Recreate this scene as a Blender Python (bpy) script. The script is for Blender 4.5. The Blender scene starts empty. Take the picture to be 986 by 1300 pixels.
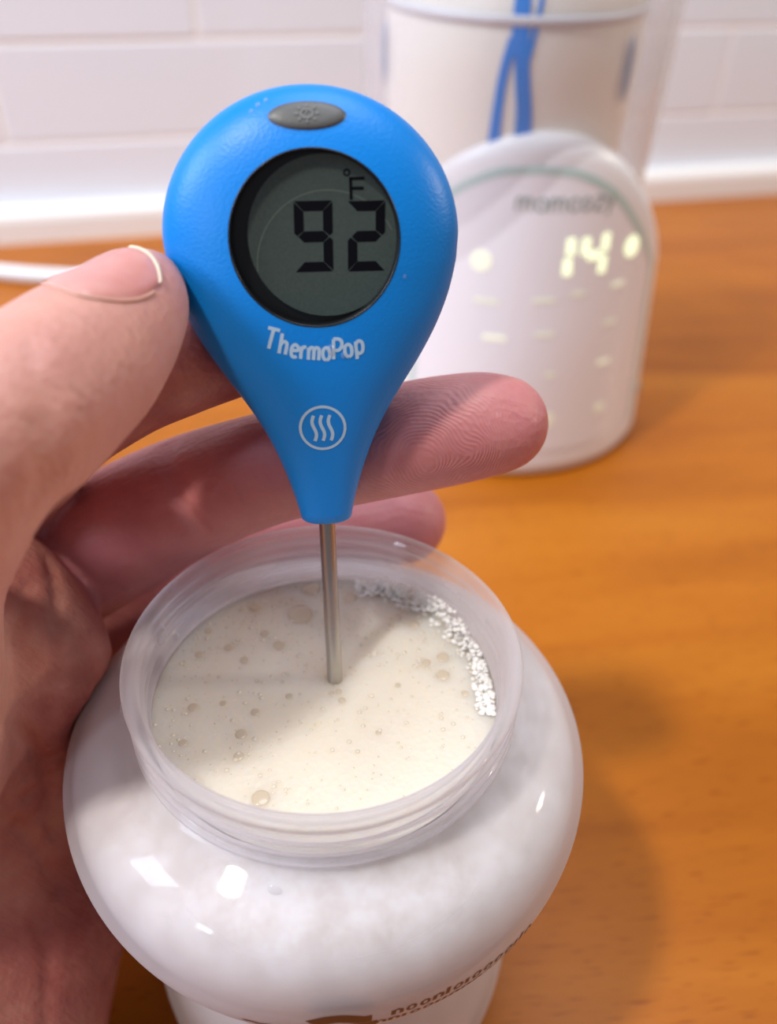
import bpy, bmesh, math, random
import numpy as np
from mathutils import Vector, Matrix
from mathutils.bvhtree import BVHTree
random.seed(7); np.random.seed(7)
sc = bpy.context.scene
COL = sc.collection
MM = 0.001
RAD = math.radians

# ------------------------------------------------------------------ camera, world, lights
FPX, PITCH, ROLL, CAMH = 1100.0, RAD(38.0), RAD(1.5), 200.0          # lens in pixels of a 986x1300 frame; height in mm
cF = np.array([0, math.cos(PITCH), -math.sin(PITCH)])
_R0 = np.array([1.0, 0, 0]); _U0 = np.array([0, math.sin(PITCH), math.cos(PITCH)])
cR = _R0*math.cos(ROLL) + _U0*math.sin(ROLL); cU = -_R0*math.sin(ROLL) + _U0*math.cos(ROLL)
cC = np.array([0, 0, CAMH])
cam = bpy.data.cameras.new('camera'); camo = bpy.data.objects.new('camera', cam); COL.objects.link(camo)
cam.sensor_fit = 'VERTICAL'; cam.sensor_height = 24.0; cam.lens = FPX*24.0/1300.0
cam.clip_start = 0.01; cam.clip_end = 20
M = Matrix.Identity(4)
for i in range(3):
    M[i][0], M[i][1], M[i][2], M[i][3] = cR[i], cU[i], -cF[i], cC[i]*MM
camo.matrix_world = M
cam.dof.use_dof = True; cam.dof.focus_distance = 0.134; cam.dof.aperture_fstop = 6.8; cam.dof.aperture_blades = 0
sc.camera = camo
sc.view_settings.view_transform = 'Standard'; sc.view_settings.look = 'None'
sc.view_settings.exposure = -0.12; sc.view_settings.gamma = 1.0; sc.view_settings.use_curve_mapping = False

w = bpy.data.worlds.new('room_ambient'); sc.world = w; w.use_nodes = True
w.node_tree.nodes['Background'].inputs[0].default_value = (0.80, 0.86, 1.0, 1); w.node_tree.nodes['Background'].inputs[1].default_value = 0.22

def area(name, direction, dist, size, power, col, target=(0, .11, .09), sy=None):
    l = bpy.data.lights.new(name, 'AREA'); l.energy = power; l.color = col
    if sy: l.shape = 'RECTANGLE'; l.size = size; l.size_y = sy
    else: l.shape = 'DISK'; l.size = size
    o = bpy.data.objects.new(name, l); COL.objects.link(o)
    d = Vector(direction).normalized(); o.location = Vector(target) + d*dist
    o.rotation_euler = d.to_track_quat('Z', 'Y').to_euler()
    return o
area('ceiling_lamp', (-.40, -.23, .92), 1.25, .105, 10.0, (1.0, .95, .86))
area('window_light', (-.60, -.70, .40), 1.30, .13, 2.6, (.70, .84, 1.0), sy=.15)
area('overhead_fill', (.12, .10, 1), 1.40, .90, 10.5, (.86, .91, 1.0), sy=.60, target=(0, .25, .0))  # unseen fill light, added overhead to soften shadows on up-facing surfaces
area('far_window', (-.74, -.40, .58), 1.25, .45, 13.0, (.70, .81, 1.0), sy=.45, target=(-.05, .42, .10))
area('side_lamp', (.90, .18, .42), 1.50, .16, 7.0, (1.0, .86, .68))

# ------------------------------------------------------------------ helpers
def obj(name, verts, faces, mat=None, parent=None, smooth=True, origin=None):
    """verts in world mm; linked as ONE mesh object, parented with its origin at the parent's base"""
    if origin is None: origin = parent['_o'] if parent is not None and '_o' in parent else (0, 0, 0)
    V = (np.asarray(verts, float) - np.asarray(origin, float))*MM
    me = bpy.data.meshes.new(name); me.from_pydata(V.tolist(), [], [tuple(int(i) for i in f) for f in faces]); me.update()
    if smooth: me.polygons.foreach_set('use_smooth', [True]*len(me.polygons))
    o = bpy.data.objects.new(name, me); COL.objects.link(o)
    if mat: me.materials.append(mat)
    if parent is not None:
        o.parent = parent; o['_o'] = tuple(float(x) for x in origin)
    else:
        o.location = Vector(origin)*MM; o['_o'] = tuple(float(x) for x in origin)
    return o
def thing(name, label, cat, loc, group=None):
    o = bpy.data.objects.new(name, None); COL.objects.link(o); o.location = Vector(loc)*MM
    o.empty_display_size = .02; o['_o'] = tuple(float(x) for x in loc); o['label'] = label; o['category'] = cat
    if group: o['group'] = group
    return o
def tag(o, label, cat, group=None):
    o['label'] = label; o['category'] = cat
    if group: o['group'] = group
    return o
def crv(P, n=8):
    """Catmull-Rom through the rows of P"""
    P = np.asarray(P, float); out = []
    for i in range(len(P)-1):
        p0 = P[max(i-1, 0)]; p1 = P[i]; p2 = P[i+1]; p3 = P[min(i+2, len(P)-1)]
        for k in range(n):
            u = k/n
            out.append(.5*((2*p1)+(-p0+p2)*u+(2*p0-5*p1+4*p2-p3)*u*u+(-p0+3*p1-3*p2+p3)*u**3))
    out.append(P[-1]); return np.array(out)
def lathe(prof, c, n=128, closed=False):
    """prof rows (radius, z); axis through c; returns verts, quads"""
    prof = np.asarray(prof, float); m = len(prof)
    th = np.linspace(0, 2*math.pi, n, endpoint=False)
    V = np.stack([c[0]+prof[:, 0:1]*np.cos(th), c[1]+prof[:, 0:1]*np.sin(th), c[2]+prof[:, 1:2]+0*th], -1).reshape(-1, 3)
    Fc = []
    for i in range(m if closed else m-1):
        j = (i+1) % m
        for k in range(n):
            l = (k+1) % n
            Fc.append((i*n+k, i*n+l, j*n+l, j*n+k))
    return V, Fc
def grid(Pt, wrap_u=False):
    """Pt array (rows, cols, 3)"""
    r, c = Pt.shape[:2]; Fc = []
    for i in range(r-1):
        for j in range(c if wrap_u else c-1):
            l = (j+1) % c
            Fc.append((i*c+j, i*c+l, (i+1)*c+l, (i+1)*c+j))
    return Pt.reshape(-1, 3), Fc
def tube(path, rad, n=16, caps=True):
    P = np.asarray(path, float); rad = np.broadcast_to(np.asarray(rad, float), (len(P),))
    T = np.gradient(P, axis=0); T /= np.linalg.norm(T, axis=1)[:, None]
    u = np.cross(T[0], [0.3, 0.2, .9]); u /= np.linalg.norm(u); rows = []
    for i in range(len(P)):
        u = u - T[i]*(u@T[i]); u /= np.linalg.norm(u); v = np.cross(T[i], u)
        a = np.linspace(0, 2*math.pi, n, endpoint=False)
        rows.append(P[i]+rad[i]*(np.outer(np.cos(a), u)+np.outer(np.sin(a), v)))
    V, Fc = grid(np.array(rows), True)
    if caps:
        Fc.append(tuple(range(n-1, -1, -1))); b = (len(P)-1)*n; Fc.append(tuple(range(b, b+n)))
    return V, Fc
class MB:
    def __init__(s): s.v = []; s.f = []; s.n = 0
    def add(s, V, Fc):
        s.v.append(np.asarray(V, float)); s.f += [tuple(int(i)+s.n for i in q) for q in Fc]; s.n += len(V)
    def build(s, name, mat, parent=None, smooth=True, origin=None):
        return obj(name, np.concatenate(s.v), s.f, mat, parent, smooth, origin)
def rbox(lo, hi, b):
    """box with its top and vertical edges chamfered; verts, faces"""
    bm = bmesh.new(); bmesh.ops.create_cube(bm, size=1)
    for v in bm.verts: v.co = Vector([lo[i]+(v.co[i]+.5)*(hi[i]-lo[i]) for i in range(3)])
    if b: bmesh.ops.bevel(bm, geom=bm.edges[:], offset=b, segments=2, affect='EDGES', profile=.5)
    V = np.array([v.co[:] for v in bm.verts]); Fc = [tuple(v.index for v in f.verts) for f in bm.faces]; bm.free()
    return V, Fc
def ribbon(path, wd, flat, off=0.0):
    """strip of width wd along a 2-D path, lifted onto a surface by flat(u, v, off); 4-wide slab with thin sides"""
    P = np.asarray(path, float); T = np.gradient(P, axis=0); T /= (np.linalg.norm(T, axis=1)[:, None]+1e-9)
    N = np.stack([-T[:, 1], T[:, 0]], 1)
    wd = np.broadcast_to(np.asarray(wd, float), (len(P),))
    rows = []
    for k in (-.5, 0, .5):
        q = P+N*(wd*k)[:, None]; rows.append([flat(a, b, off) for a, b in q])
    return grid(np.array(rows))
def dense(path, step):
    P = np.asarray(path, float); out = [P[0]]
    for a, b in zip(P[:-1], P[1:]):
        n = max(1, int(np.linalg.norm(b-a)/step))
        for k in range(1, n+1): out.append(a+(b-a)*k/n)
    return np.array(out)
def arc(cx, cy, rx, ry, a0, a1, n=16):
    t = np.radians(np.linspace(a0, a1, n)); return np.stack([cx+rx*np.cos(t), cy+ry*np.sin(t)], 1)
def at(px, py, d): return cC + d*(cF+(px-493)/FPX*cR+(650-py)/FPX*cU)       # a point by its bearing and distance, used to lay out joints
def on_z(px, py, z):
    D = cF+(px-493)/FPX*cR+(650-py)/FPX*cU; return cC+D*((z-CAMH)/D[2])

# ------------------------------------------------------------------ materials
def mat(name, col, rough=.5, **kw):
    m = bpy.data.materials.new(name); m.use_nodes = True; b = m.node_tree.nodes['Principled BSDF']
    b.inputs['Base Color'].default_value = (*col, 1); b.inputs['Roughness'].default_value = rough
    for k, v in kw.items(): b.inputs[k].default_value = v
    return m
def nd(m, t, **kw):
    n = m.node_tree.nodes.new(t)
    for k, v in kw.items():
        if k in n.inputs: n.inputs[k].default_value = v
        else: setattr(n, k, v)
    return n
def lk(m, a, ao, b, bi): m.node_tree.links.new(a.outputs[ao], b.inputs[bi])
def bsdf(m): return m.node_tree.nodes['Principled BSDF']
def mapped(m, scale, rot=(0, 0, 0), loc=(0, 0, 0)):
    tc = nd(m, 'ShaderNodeTexCoord'); mp = nd(m, 'ShaderNodeMapping'); lk(m, tc, 'Object', mp, 'Vector')
    mp.inputs['Scale'].default_value = scale; mp.inputs['Rotation'].default_value = rot; mp.inputs['Location'].default_value = loc
    return mp
def ramp(m, stops):
    r = nd(m, 'ShaderNodeValToRGB'); e = r.color_ramp.elements
    while len(e) < len(stops): e.new(.5)
    for k, (p, c) in enumerate(stops): e[k].position = p; e[k].color = (*c, 1) if len(c) == 3 else c
    return r
def bump_noise(m, scale, strength, dist=.0002, detail=3, vec=None):
    n = nd(m, 'ShaderNodeTexNoise', Scale=scale, Detail=detail)
    mp = vec or mapped(m, (1, 1, 1)); lk(m, mp, 'Vector', n, 'Vector')
    b = nd(m, 'ShaderNodeBump', Strength=strength, Distance=dist); lk(m, n, 'Fac', b, 'Height'); lk(m, b, 'Normal', bsdf(m), 'Normal')
    return n

m_blue = mat('blue_plastic', (0.0, .225, .72), .40, **{'Specular IOR Level': .38}); bump_noise(m_blue, 2200, .45, .0001, 1)
m_black = mat('black_plastic', (.006, .006, .007), .3)
m_rubber = mat('grey_rubber', (.10, .098, .095), .42); bump_noise(m_rubber, 1800, .2, .0001, 1)
m_rubber2 = mat('pale_grey_rubber', (.17, .165, .16), .5)
m_lcd = mat('display_grey_green', (.085, .112, .100), .38)
_n = nd(m_lcd, 'ShaderNodeTexNoise', Scale=2500, Detail=2); _r = ramp(m_lcd, [(.3, (.040, .056, .049)), (.75, (.052, .071, .062))])
lk(m_lcd, mapped(m_lcd, (1, 1, 1)), 'Vector', _n, 'Vector'); lk(m_lcd, _n, 'Fac', _r, 'Fac'); lk(m_lcd, _r, 'Color', bsdf(m_lcd), 'Base Color')
m_lcd2 = mat('shadow_edge_line', (.10, .125, .10), .4)
m_seg = mat('display_segments', (.002, .002, .004), .6, **{'Specular IOR Level': .1})
m_print = mat('pale_print', (.42, .60, .78), .5)
m_steel = mat('brushed_steel', (.46, .43, .40), .26, Metallic=1.0)
_mp = mapped(m_steel, (1, 1, 900)); bump_noise(m_steel, 3, .1, .0001, 2, _mp)
m_white = mat('white_plastic', (.90, .90, .93), .32)
m_panel = mat('white_panel', (.89, .90, .96), .16)
m_teal = mat('pale_teal_line', (.52, .70, .68), .35)
m_brand = mat('grey_print', (.30, .40, .38), .5)
m_cord = mat('white_cord', (.82, .82, .84), .35)
m_cap = mat('white_nail_edge', (.78, .66, .50), .35)
m_cut = mat('cuticle', (.68, .38, .31), .5, **{'Subsurface Weight': .4, 'Subsurface Scale': .002})
m_strap = mat('blue_strap', (.04, .27, .84), .4)
m_cream = mat('cream_bottle', (.92, .89, .83), .35)
m_grout = mat('grout', (.90, .88, .88), .8); bump_noise(m_grout, 400, .3, .0005)
m_tile = mat('white_glazed_tile', (.77, .80, .87), .14)
bump_noise(m_tile, 14, .12, .001, 1)
m_trim = mat('white_trim', (.86, .83, .80), .3)
def glow(name, col, s):
    m = mat(name, col, .4); b = bsdf(m); b.inputs['Emission Color'].default_value = (*col, 1); b.inputs['Emission Strength'].default_value = s; return m
m_led = glow('lit_digits', (.88, 1.0, .66), .95); m_led2 = glow('lit_symbols', (.88, .93, .74), .36)
m_led3 = glow('dim_symbols', (.80, .84, .70), .22)

# wood counter: beech tone, bands and short dark flecks along the grain
m_wood = mat('orange_beech', (.5, .2, .04), .36, **{'Specular IOR Level': .22})
mp = mapped(m_wood, (1, 1, 1), (0, 0, RAD(-6)))
st = nd(m_wood, 'ShaderNodeMapping'); lk(m_wood, mp, 'Vector', st, 'Vector'); st.inputs['Scale'].default_value = (5, 34, 5)
n1 = nd(m_wood, 'ShaderNodeTexNoise', Scale=1.0, Detail=4, Roughness=.55, Distortion=.6); lk(m_wood, st, 'Vector', n1, 'Vector')
r1 = ramp(m_wood, [(.30, (.34, .092, .005)), (.52, (.435, .128, .007)), (.75, (.52, .175, .013))]); lk(m_wood, n1, 'Fac', r1, 'Fac')
st2 = nd(m_wood, 'ShaderNodeMapping'); lk(m_wood, mp, 'Vector', st2, 'Vector'); st2.inputs['Scale'].default_value = (130, 1100, 130)
n2 = nd(m_wood, 'ShaderNodeTexNoise', Scale=1.0, Detail=1.5); lk(m_wood, st2, 'Vector', n2, 'Vector')
r2 = ramp(m_wood, [(.60, (1, 1, 1)), (.72, (.62, .48, .36))]); lk(m_wood, n2, 'Fac', r2, 'Fac')
mx = nd(m_wood, 'ShaderNodeMix', data_type='RGBA', blend_type='MULTIPLY'); mx.inputs[0].default_value = .75
m_wood.node_tree.links.new(r1.outputs[0], mx.inputs[6]); m_wood.node_tree.links.new(r2.outputs[0], mx.inputs[7])
m_wood.node_tree.links.new(mx.outputs[2], bsdf(m_wood).inputs['Base Color'])
bw = nd(m_wood, 'ShaderNodeBump', Strength=.12, Distance=.0004); lk(m_wood, n2, 'Fac', bw, 'Height'); lk(m_wood, bw, 'Normal', bsdf(m_wood), 'Normal')

# skin
SSS = dict([('Subsurface Weight', .45), ('Subsurface Scale', .0022)])
def skin_mat(name, a, b, c, rough=.5, back=True):
    m = mat(name, b, rough, **SSS); p = bsdf(m); p.inputs['Subsurface Radius'].default_value = (1.0, .32, .16)
    n = nd(m, 'ShaderNodeTexNoise', Scale=55, Detail=4, Roughness=.6); q = mapped(m, (1, 1, 1)); lk(m, q, 'Vector', n, 'Vector')
    r = ramp(m, [(.32, a), (.52, b), (.72, c)]); lk(m, n, 'Fac', r, 'Fac'); mm = nd(m, 'ShaderNodeMix', data_type='RGBA'); m.node_tree.links.new(r.outputs[0], mm.inputs[6]); mm.inputs[7].default_value = (.70, .375, .315, 1)
    m2 = nd(m, 'ShaderNodeMix', data_type='RGBA'); m.node_tree.links.new(mm.outputs[2], m2.inputs[6]); m2.inputs[7].default_value = (.63, .235, .26, 1)
    for nm, mxn, k in (('back_skin', mm, .62), ('finger_pad', m2, .65)):
        a_ = nd(m, 'ShaderNodeAttribute', attribute_name=nm); f_ = nd(m, 'ShaderNodeMath', operation='MULTIPLY'); lk(m, a_, 'Fac', f_, 0); f_.inputs[1].default_value = k if back else 0; lk(m, f_, 0, mxn, 0)
    m.node_tree.links.new(m2.outputs[2], p.inputs['Base Color'])
    return m, q, r
m_skin, q_skin, r_skin = skin_mat('skin', (.38, .095, .085), (.52, .19, .15), (.63, .31, .235))
m_nail, _, _ = skin_mat('nail', (.60, .24, .22), (.66, .31, .28), (.72, .40, .36), .2, False)
bsdf(m_nail).inputs['Subsurface Weight'].default_value = .3

# frosted clear plastic: see-through, a little milky, glossy on top; milkier where it is seen edge-on
def clear_plastic(name, milky, edge, tint, rough, ior=1.45, gloss=1.0):
    m = bpy.data.materials.new(name); m.use_nodes = True; t = m.node_tree; t.nodes.clear()
    out = nd(m, 'ShaderNodeOutputMaterial'); tr = nd(m, 'ShaderNodeBsdfTransparent'); tr.inputs[0].default_value = (*tint, 1)
    df = nd(m, 'ShaderNodeBsdfDiffuse'); df.inputs[0].default_value = (.86, .83, .86, 1)
    tl = nd(m, 'ShaderNodeBsdfTranslucent'); tl.inputs[0].default_value = (.86, .83, .86, 1)
    md = nd(m, 'ShaderNodeMixShader'); md.inputs[0].default_value = .45; lk(m, df, 0, md, 1); lk(m, tl, 0, md, 2)
    lw = nd(m, 'ShaderNodeLayerWeight', Blend=.35); mr = nd(m, 'ShaderNodeMapRange'); lk(m, lw, 'Facing', mr, 0)
    mr.inputs[3].default_value = milky; mr.inputs[4].default_value = edge
    m1 = nd(m, 'ShaderNodeMixShader'); lk(m, mr, 0, m1, 0); lk(m, tr, 0, m1, 1); lk(m, md, 0, m1, 2)
    gl = nd(m, 'ShaderNodeBsdfGlossy'); gl.inputs['Roughness'].default_value = rough
    fr = nd(m, 'ShaderNodeFresnel', IOR=ior); mu = nd(m, 'ShaderNodeMath', operation='MULTIPLY'); lk(m, fr, 0, mu, 0); mu.inputs[1].default_value = gloss
    ge = nd(m, 'ShaderNodeNewGeometry'); ff = nd(m, 'ShaderNodeMath', operation='SUBTRACT'); ff.inputs[0].default_value = 1; lk(m, ge, 'Backfacing', ff, 1)
    mu2 = nd(m, 'ShaderNodeMath', operation='MULTIPLY'); lk(m, mu, 0, mu2, 0); lk(m, ff, 0, mu2, 1); mu = mu2
    m2 = nd(m, 'ShaderNodeMixShader'); lk(m, mu, 0, m2, 0); lk(m, m1, 0, m2, 1); lk(m, gl, 0, m2, 2); lk(m, m2, 0, out, 0)
    return m
m_jar = clear_plastic('milky_clear_plastic', .25, .74, (.98, .975, .985), .05, gloss=.9)
m_cover = clear_plastic('clear_plastic', .02, .46, (.985, .985, .985), .04, gloss=.8)
m_drop = clear_plastic('water_drop', .12, .5, (.97, .97, .97), .02)
m_milk = mat('milk', (.82, .74, .615), .38); bsdf(m_milk).inputs['Subsurface Weight'].default_value = .85
bsdf(m_milk).inputs['Subsurface Radius'].default_value = (1, .8, .55); bsdf(m_milk).inputs['Subsurface Scale'].default_value = .011
_mp = mapped(m_milk, (1, 1, 1)); _v = nd(m_milk, 'ShaderNodeTexVoronoi', Scale=1050); lk(m_milk, _mp, 'Vector', _v, 'Vector')
_b = nd(m_milk, 'ShaderNodeBump', Strength=.16, Distance=.0004); lk(m_milk, _v, 'Distance', _b, 'Height'); lk(m_milk, _b, 'Normal', bsdf(m_milk), 'Normal')
m_side = mat('milk_froth', (.86, .82, .80), .5); bsdf(m_side).inputs['Subsurface Weight'].default_value = .85
bsdf(m_side).inputs['Subsurface Radius'].default_value = (1, .8, .6); bsdf(m_side).inputs['Subsurface Scale'].default_value = .011
_mp = mapped(m_side, (1, 1, .7)); _n = nd(m_side, 'ShaderNodeTexNoise', Scale=170, Detail=5, Roughness=.68); lk(m_side, _mp, 'Vector', _n, 'Vector')
_r = ramp(m_side, [(.36, (.64, .56, .485)), (.5, (.74, .675, .605)), (.64, (.83, .79, .74))]); lk(m_side, _n, 'Fac', _r, 'Fac'); lk(m_side, _r, 'Color', bsdf(m_side), 'Base Color')
m_bub = mat('bubble', (.62, .52, .39), .2); bsdf(m_bub).inputs['Coat Weight'].default_value = .25
m_bub2 = mat('small_bubble', (.74, .655, .53), .2); bsdf(m_bub2).inputs['Coat Weight'].default_value = .3
m_foam = mat('foam', (.93, .91, .88), .4)
m_ink = mat('brown_print', (.085, .03, .022), .5)

# ------------------------------------------------------------------ the setting: tiled wall, trim, countertop
YAW = RAD(15); wu = np.array([math.cos(YAW), math.sin(YAW), 0]); wn = np.array([math.sin(YAW), -math.cos(YAW), 0]); wb = np.array([0, 585.0, 0])
def on_wall(V): V = np.asarray(V, float); return wb + V[:, 0:1]*wu + V[:, 1:2]*wn + V[:, 2:3]*np.array([0, 0, 1.0])   # (along, out of the wall, up)
V, Fc = rbox((-620, -24, 0), (640, -.9, 480), 0)
wall = obj('wall_back', on_wall(V), Fc, m_grout, None, False, origin=wb); wall['kind'] = 'structure'
ROW, LEN, GAP = 52.6, 230.0, 2.6
tile_mesh = None; zrow = 0.8; row = 0
for row in range(9):
    z0 = row*ROW + 0.8; off = -235.0 if row % 2 == 1 else -120.0
    for k in range(-2, 4):
        a0 = off + k*LEN
        V, Fc = rbox((GAP/2, -9, GAP/2), (LEN-GAP/2, 0, ROW-GAP/2), .9)
        if tile_mesh is None:
            t = obj('tile', on_wall(V)-wb, Fc, m_tile, None, False, origin=(0, 0, 0)); tile_mesh = t.data
            for p in tile_mesh.polygons: p.use_smooth = False
        else:
            t = bpy.data.objects.new('tile', tile_mesh); COL.objects.link(t)
        t.parent = wall; t.location = Vector(a0*wu+np.array([0, 0, z0])+wn*random.uniform(-.25, .25))*MM
prof = [(0, 0), (14, 0), (14, 13), (13, 16.5), (10, 18.6), (0, 19)]
V = []; n = len(prof)
for s in (-620, 640): V += [(s, a, b) for a, b in prof]
Fc = [(i, (i+1) % n, n+(i+1) % n, n+i) for i in range(n)] + [tuple(range(n-1, -1, -1)), tuple(range(n, 2*n))]
tr = obj('trim_1', on_wall(V), Fc, m_trim, None, False, origin=wb); tr['kind'] = 'structure'
_e = on_wall([(-640, 0, 0), (660, 0, 0)])
_c = [(-640, -420), (660, -420), (_e[1][0], _e[1][1]+.0), (_e[0][0], _e[0][1])]
V = [(x, y, -38) for x, y in _c]+[(x, y, 0) for x, y in _c]; Fc = [(3, 2, 1, 0), (4, 5, 6, 7), (0, 1, 5, 4), (1, 2, 6, 5), (2, 3, 7, 6), (3, 0, 4, 7)]
ct = obj('countertop', V, Fc, m_wood, None, False); tag(ct, 'orange beech wood countertop running back to the white tiled wall', 'countertop')

# ------------------------------------------------------------------ jar of milk
JC = np.array([-9.75, 96.2, 96.87])
outer_key = [(31.0, -11.4), (33.2, -12.9), (40, -15.8), (43.6, -19.5), (44.9, -24.5), (44.3, -31), (42., -38.5), (39.2, -45), (36, -51), (34.5, -55), (34.3, -58), (35, -62), (36.5, -70), (37.3, -80), (37.2, -90), (36, -94.5), (33.5, -96.6)]
body = crv(outer_key, 6)
lip = [(29.6, -1.0), (29.9, -.2), (30.6, .12), (31.4, -.1), (32.0, -.8), (31.9, -1.8), (31.1, -2.4), (30.9, -3.2)]
thr = []
for z in np.linspace(-3.4, -11.0, 40):                               # thread ridges on the neck
    ph = (-z-3.4) % 2.7; thr.append((30.6+1.15*math.exp(-((ph-1.2)/.5)**2), z))
outer = np.array(lip+thr+body.tolist())
ob = outer[8:]; inner = []
for i, (r, z) in enumerate(body[::-1]):
    inner.append((max(r-1.5, 1), z+(1.6 if z < -93 else .2)))
inner += [(28.7, -11.2), (28.6, -9.6), (28.7, -9.2), (29.3, -8.5), (29.35, -7.9), (28.85, -7.3), (28.85, -6.9), (29.4, -6.1), (29.4, -5.5), (28.9, -4.9), (28.9, -4.5), (29.4, -3.7), (29.4, -2.6)]
prof = np.array(outer.tolist()+[(0.01, -96.87+.3)]+[(.01, -95.0)]+inner[0:])
jar = thing('milk_bottle', 'wide-mouthed round clear plastic bottle without a lid, full of milk, on the counter in front', 'bottle', (JC[0], JC[1], 0))
# helical rise of the threads
V, Fc = lathe(prof, JC, 160, closed=True)
rel = V-JC; ang = np.arctan2(rel[:, 1], rel[:, 0]); rad = np.hypot(rel[:, 0], rel[:, 1])
sel = (rel[:, 2] < -3.3) & (rel[:, 2] > -11.1) & (rad > 30.2)
V[sel, 2] += 0.55*np.sin(ang[sel])
obj('bottle_body', V, Fc, m_jar, jar)
def jr(z): return np.interp(-z, -body[:, 1], body[:, 0])
mb = MB()                                                            # brown printed rows round the waist of the bottle
def onjar(a, z, o): r = jr(z)+.06; return (JC[0]+r*math.cos(a), JC[1]+r*math.sin(a), JC[2]+z)
def jarstroke(p, wd):
    p = dense([(a*44, z) for a, z in p], .35); mb.add(*ribbon(p, wd, lambda a, b, o: onjar(a/44, b, o)))
rng = random.Random(3)
for rowz, a0, a1 in ((-27.4, -74, -43), (-30.9, -77, -46)):
    a = RAD(a0)
    while a < RAD(a1):
        k = rng.choice('onlia'); h = 2.1; wdt = .027
        if k in 'oa': jarstroke([(a+wdt*.5+wdt*.5*math.cos(t), rowz-h/2+h/2*math.sin(t)) for t in np.linspace(0, 2*math.pi, 12)], .5)
        if k in 'nl': jarstroke([(a, rowz-h), (a, rowz+(.8 if k == 'l' else 0))], .7)
        if k == 'n': jarstroke([(a, rowz-.4), (a+wdt*.5, rowz), (a+wdt, rowz-.5), (a+wdt, rowz-h)], .6)
        if k == 'i': jarstroke([(a, rowz-h), (a, rowz)], .7)
        a += .047 if k in 'ona' else .026
mb.build('print', m_ink, jar)
mb = MB()
jarstroke([(RAD(-89)+i*.012, -28.6+1.5*math.sin(min(i, 13)*.24)*(i < 13)) for i in range(17)], 3.0); jarstroke([(RAD(-90)+i*.012, -32.4) for i in range(20)], 4.4)
jarstroke([(RAD(-102)+i*.012, -31.5+.3*math.sin(i)) for i in range(15)], 1.2)
mb.build('print', m_ink, jar)

# milk inside: its own thing, top surface level
ZM = JC[2]-12.0
milk = thing('milk', 'cream coloured frothy milk filling the open round bottle', 'milk', (JC[0], JC[1], 2))
lev = np.array([(r-1.7, z) for r, z in body if z < -12.9 and z > -94.4])
side = [(29.6, -14.0+.55), (30.5, -13.4)]
prof = np.array([(36.2, -14.25)]+[(r, z) for r, z in lev]+[(.01, -94.6)])
prof[0] = (29.0, -12.1)
V, Fc = lathe(prof, JC, 128); obj('milk_side', V, Fc, m_side, milk)
rt = prof[0][0]; rr = np.concatenate([[.01], np.linspace(1, rt-1.2, 46), [rt-.8, rt-.4, rt-.1]])
zz = -12.0+np.where(rr > rt-1.3, .5*((rr-rt+1.3)/1.3)**2, 0)*.4
V, Fc = lathe(np.stack([rr, zz], 1)[::-1], JC, 128); obj('milk_surface', V, Fc, m_milk, milk)
def cap(c, r, hf=.55, n=14, m=5):
    V = []; Fc = []
    for i in range(m):
        t = math.pi/2*i/m
        for k in range(n): a = 2*math.pi*k/n; V.append((c[0]+r*math.cos(t)*math.cos(a), c[1]+r*math.cos(t)*math.sin(a), c[2]+r*hf*math.sin(t)))
    V.append((c[0], c[1], c[2]+r*hf)); top = len(V)-1
    for i in range(m-1):
        for k in range(n): l = (k+1) % n; Fc.append((i*n+k, i*n+l, (i+1)*n+l, (i+1)*n+k))
    for k in range(n): Fc.append(((m-1)*n+k, (m-1)*n+(k+1) % n, top))
    return V, Fc
big = [(381, 780, 16), (395, 748, 10), (444, 759, 9), (336, 804, 6), (526, 793, 7), (562, 834, 8), (562, 857, 9), (541, 841, 6), (354, 819, 8), (367, 884, 5), (622, 886, 6), (434, 889, 5),
       (310, 838, 6), (290, 822, 6), (264, 801, 5), (253, 831, 6), (324, 771, 8), (245, 898, 7), (324, 904, 6), (306, 932, 8), (303, 960, 7), (232, 943, 6), (283, 893, 4.5), (331, 1013, 12), (505, 870, 4), (480, 930, 4), (536, 770, 11), (590, 880, 5), (425, 869, 4), (430, 878, 4.5), (421, 880, 3.5)]
for px, py, pr in big:
    c = on_z(px, py, ZM); d = (c-cC)@cF
    obj('bubble', *cap(c-np.array([0, 0, .02]), pr*d/FPX, .16), m_bub, milk)
fo = MB(); 
def scatter(mbx, pts, mt=None):
    for c, r, hf in pts: mbx.add(*cap(c, r, hf, 7, 3))
pts = []
for _ in range(1500):
    a = random.uniform(0, 2*math.pi); r = 28.3*math.sqrt(random.random()); x = JC[0]+r*math.cos(a); y = JC[1]+r*math.sin(a)
    dens = .22+.75*max(0, (y-JC[1])/28)+.35*max(0, -(x-JC[0])/28)
    if random.random() < dens: pts.append(((x, y, ZM-.03), random.choice([.14, .18, .22, .3, .42]), .5))
scatter(fo, pts)
fo.build('small_bubbles', m_bub2, milk)['kind'] = 'stuff'
fo = MB(); pts = []
for _ in range(1100):                                                 # froth clinging to the far right of the wall
    t = random.random(); a = RAD(82-88*t); hgt = (3.6*math.sin(math.pi*min(1, t*1.15+.05))+.6)*random.random()**1.3
    r = 28.3-random.random()**2*3.2*(1-hgt/5)
    pts.append(((JC[0]+r*math.cos(a), JC[1]+r*math.sin(a), ZM+hgt-.2), random.choice([.18, .25, .32, .42, .6])*(1-.08*hgt), .5))
scatter(fo, pts); fo.build('foam', m_foam, milk)['kind'] = 'stuff'
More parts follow.
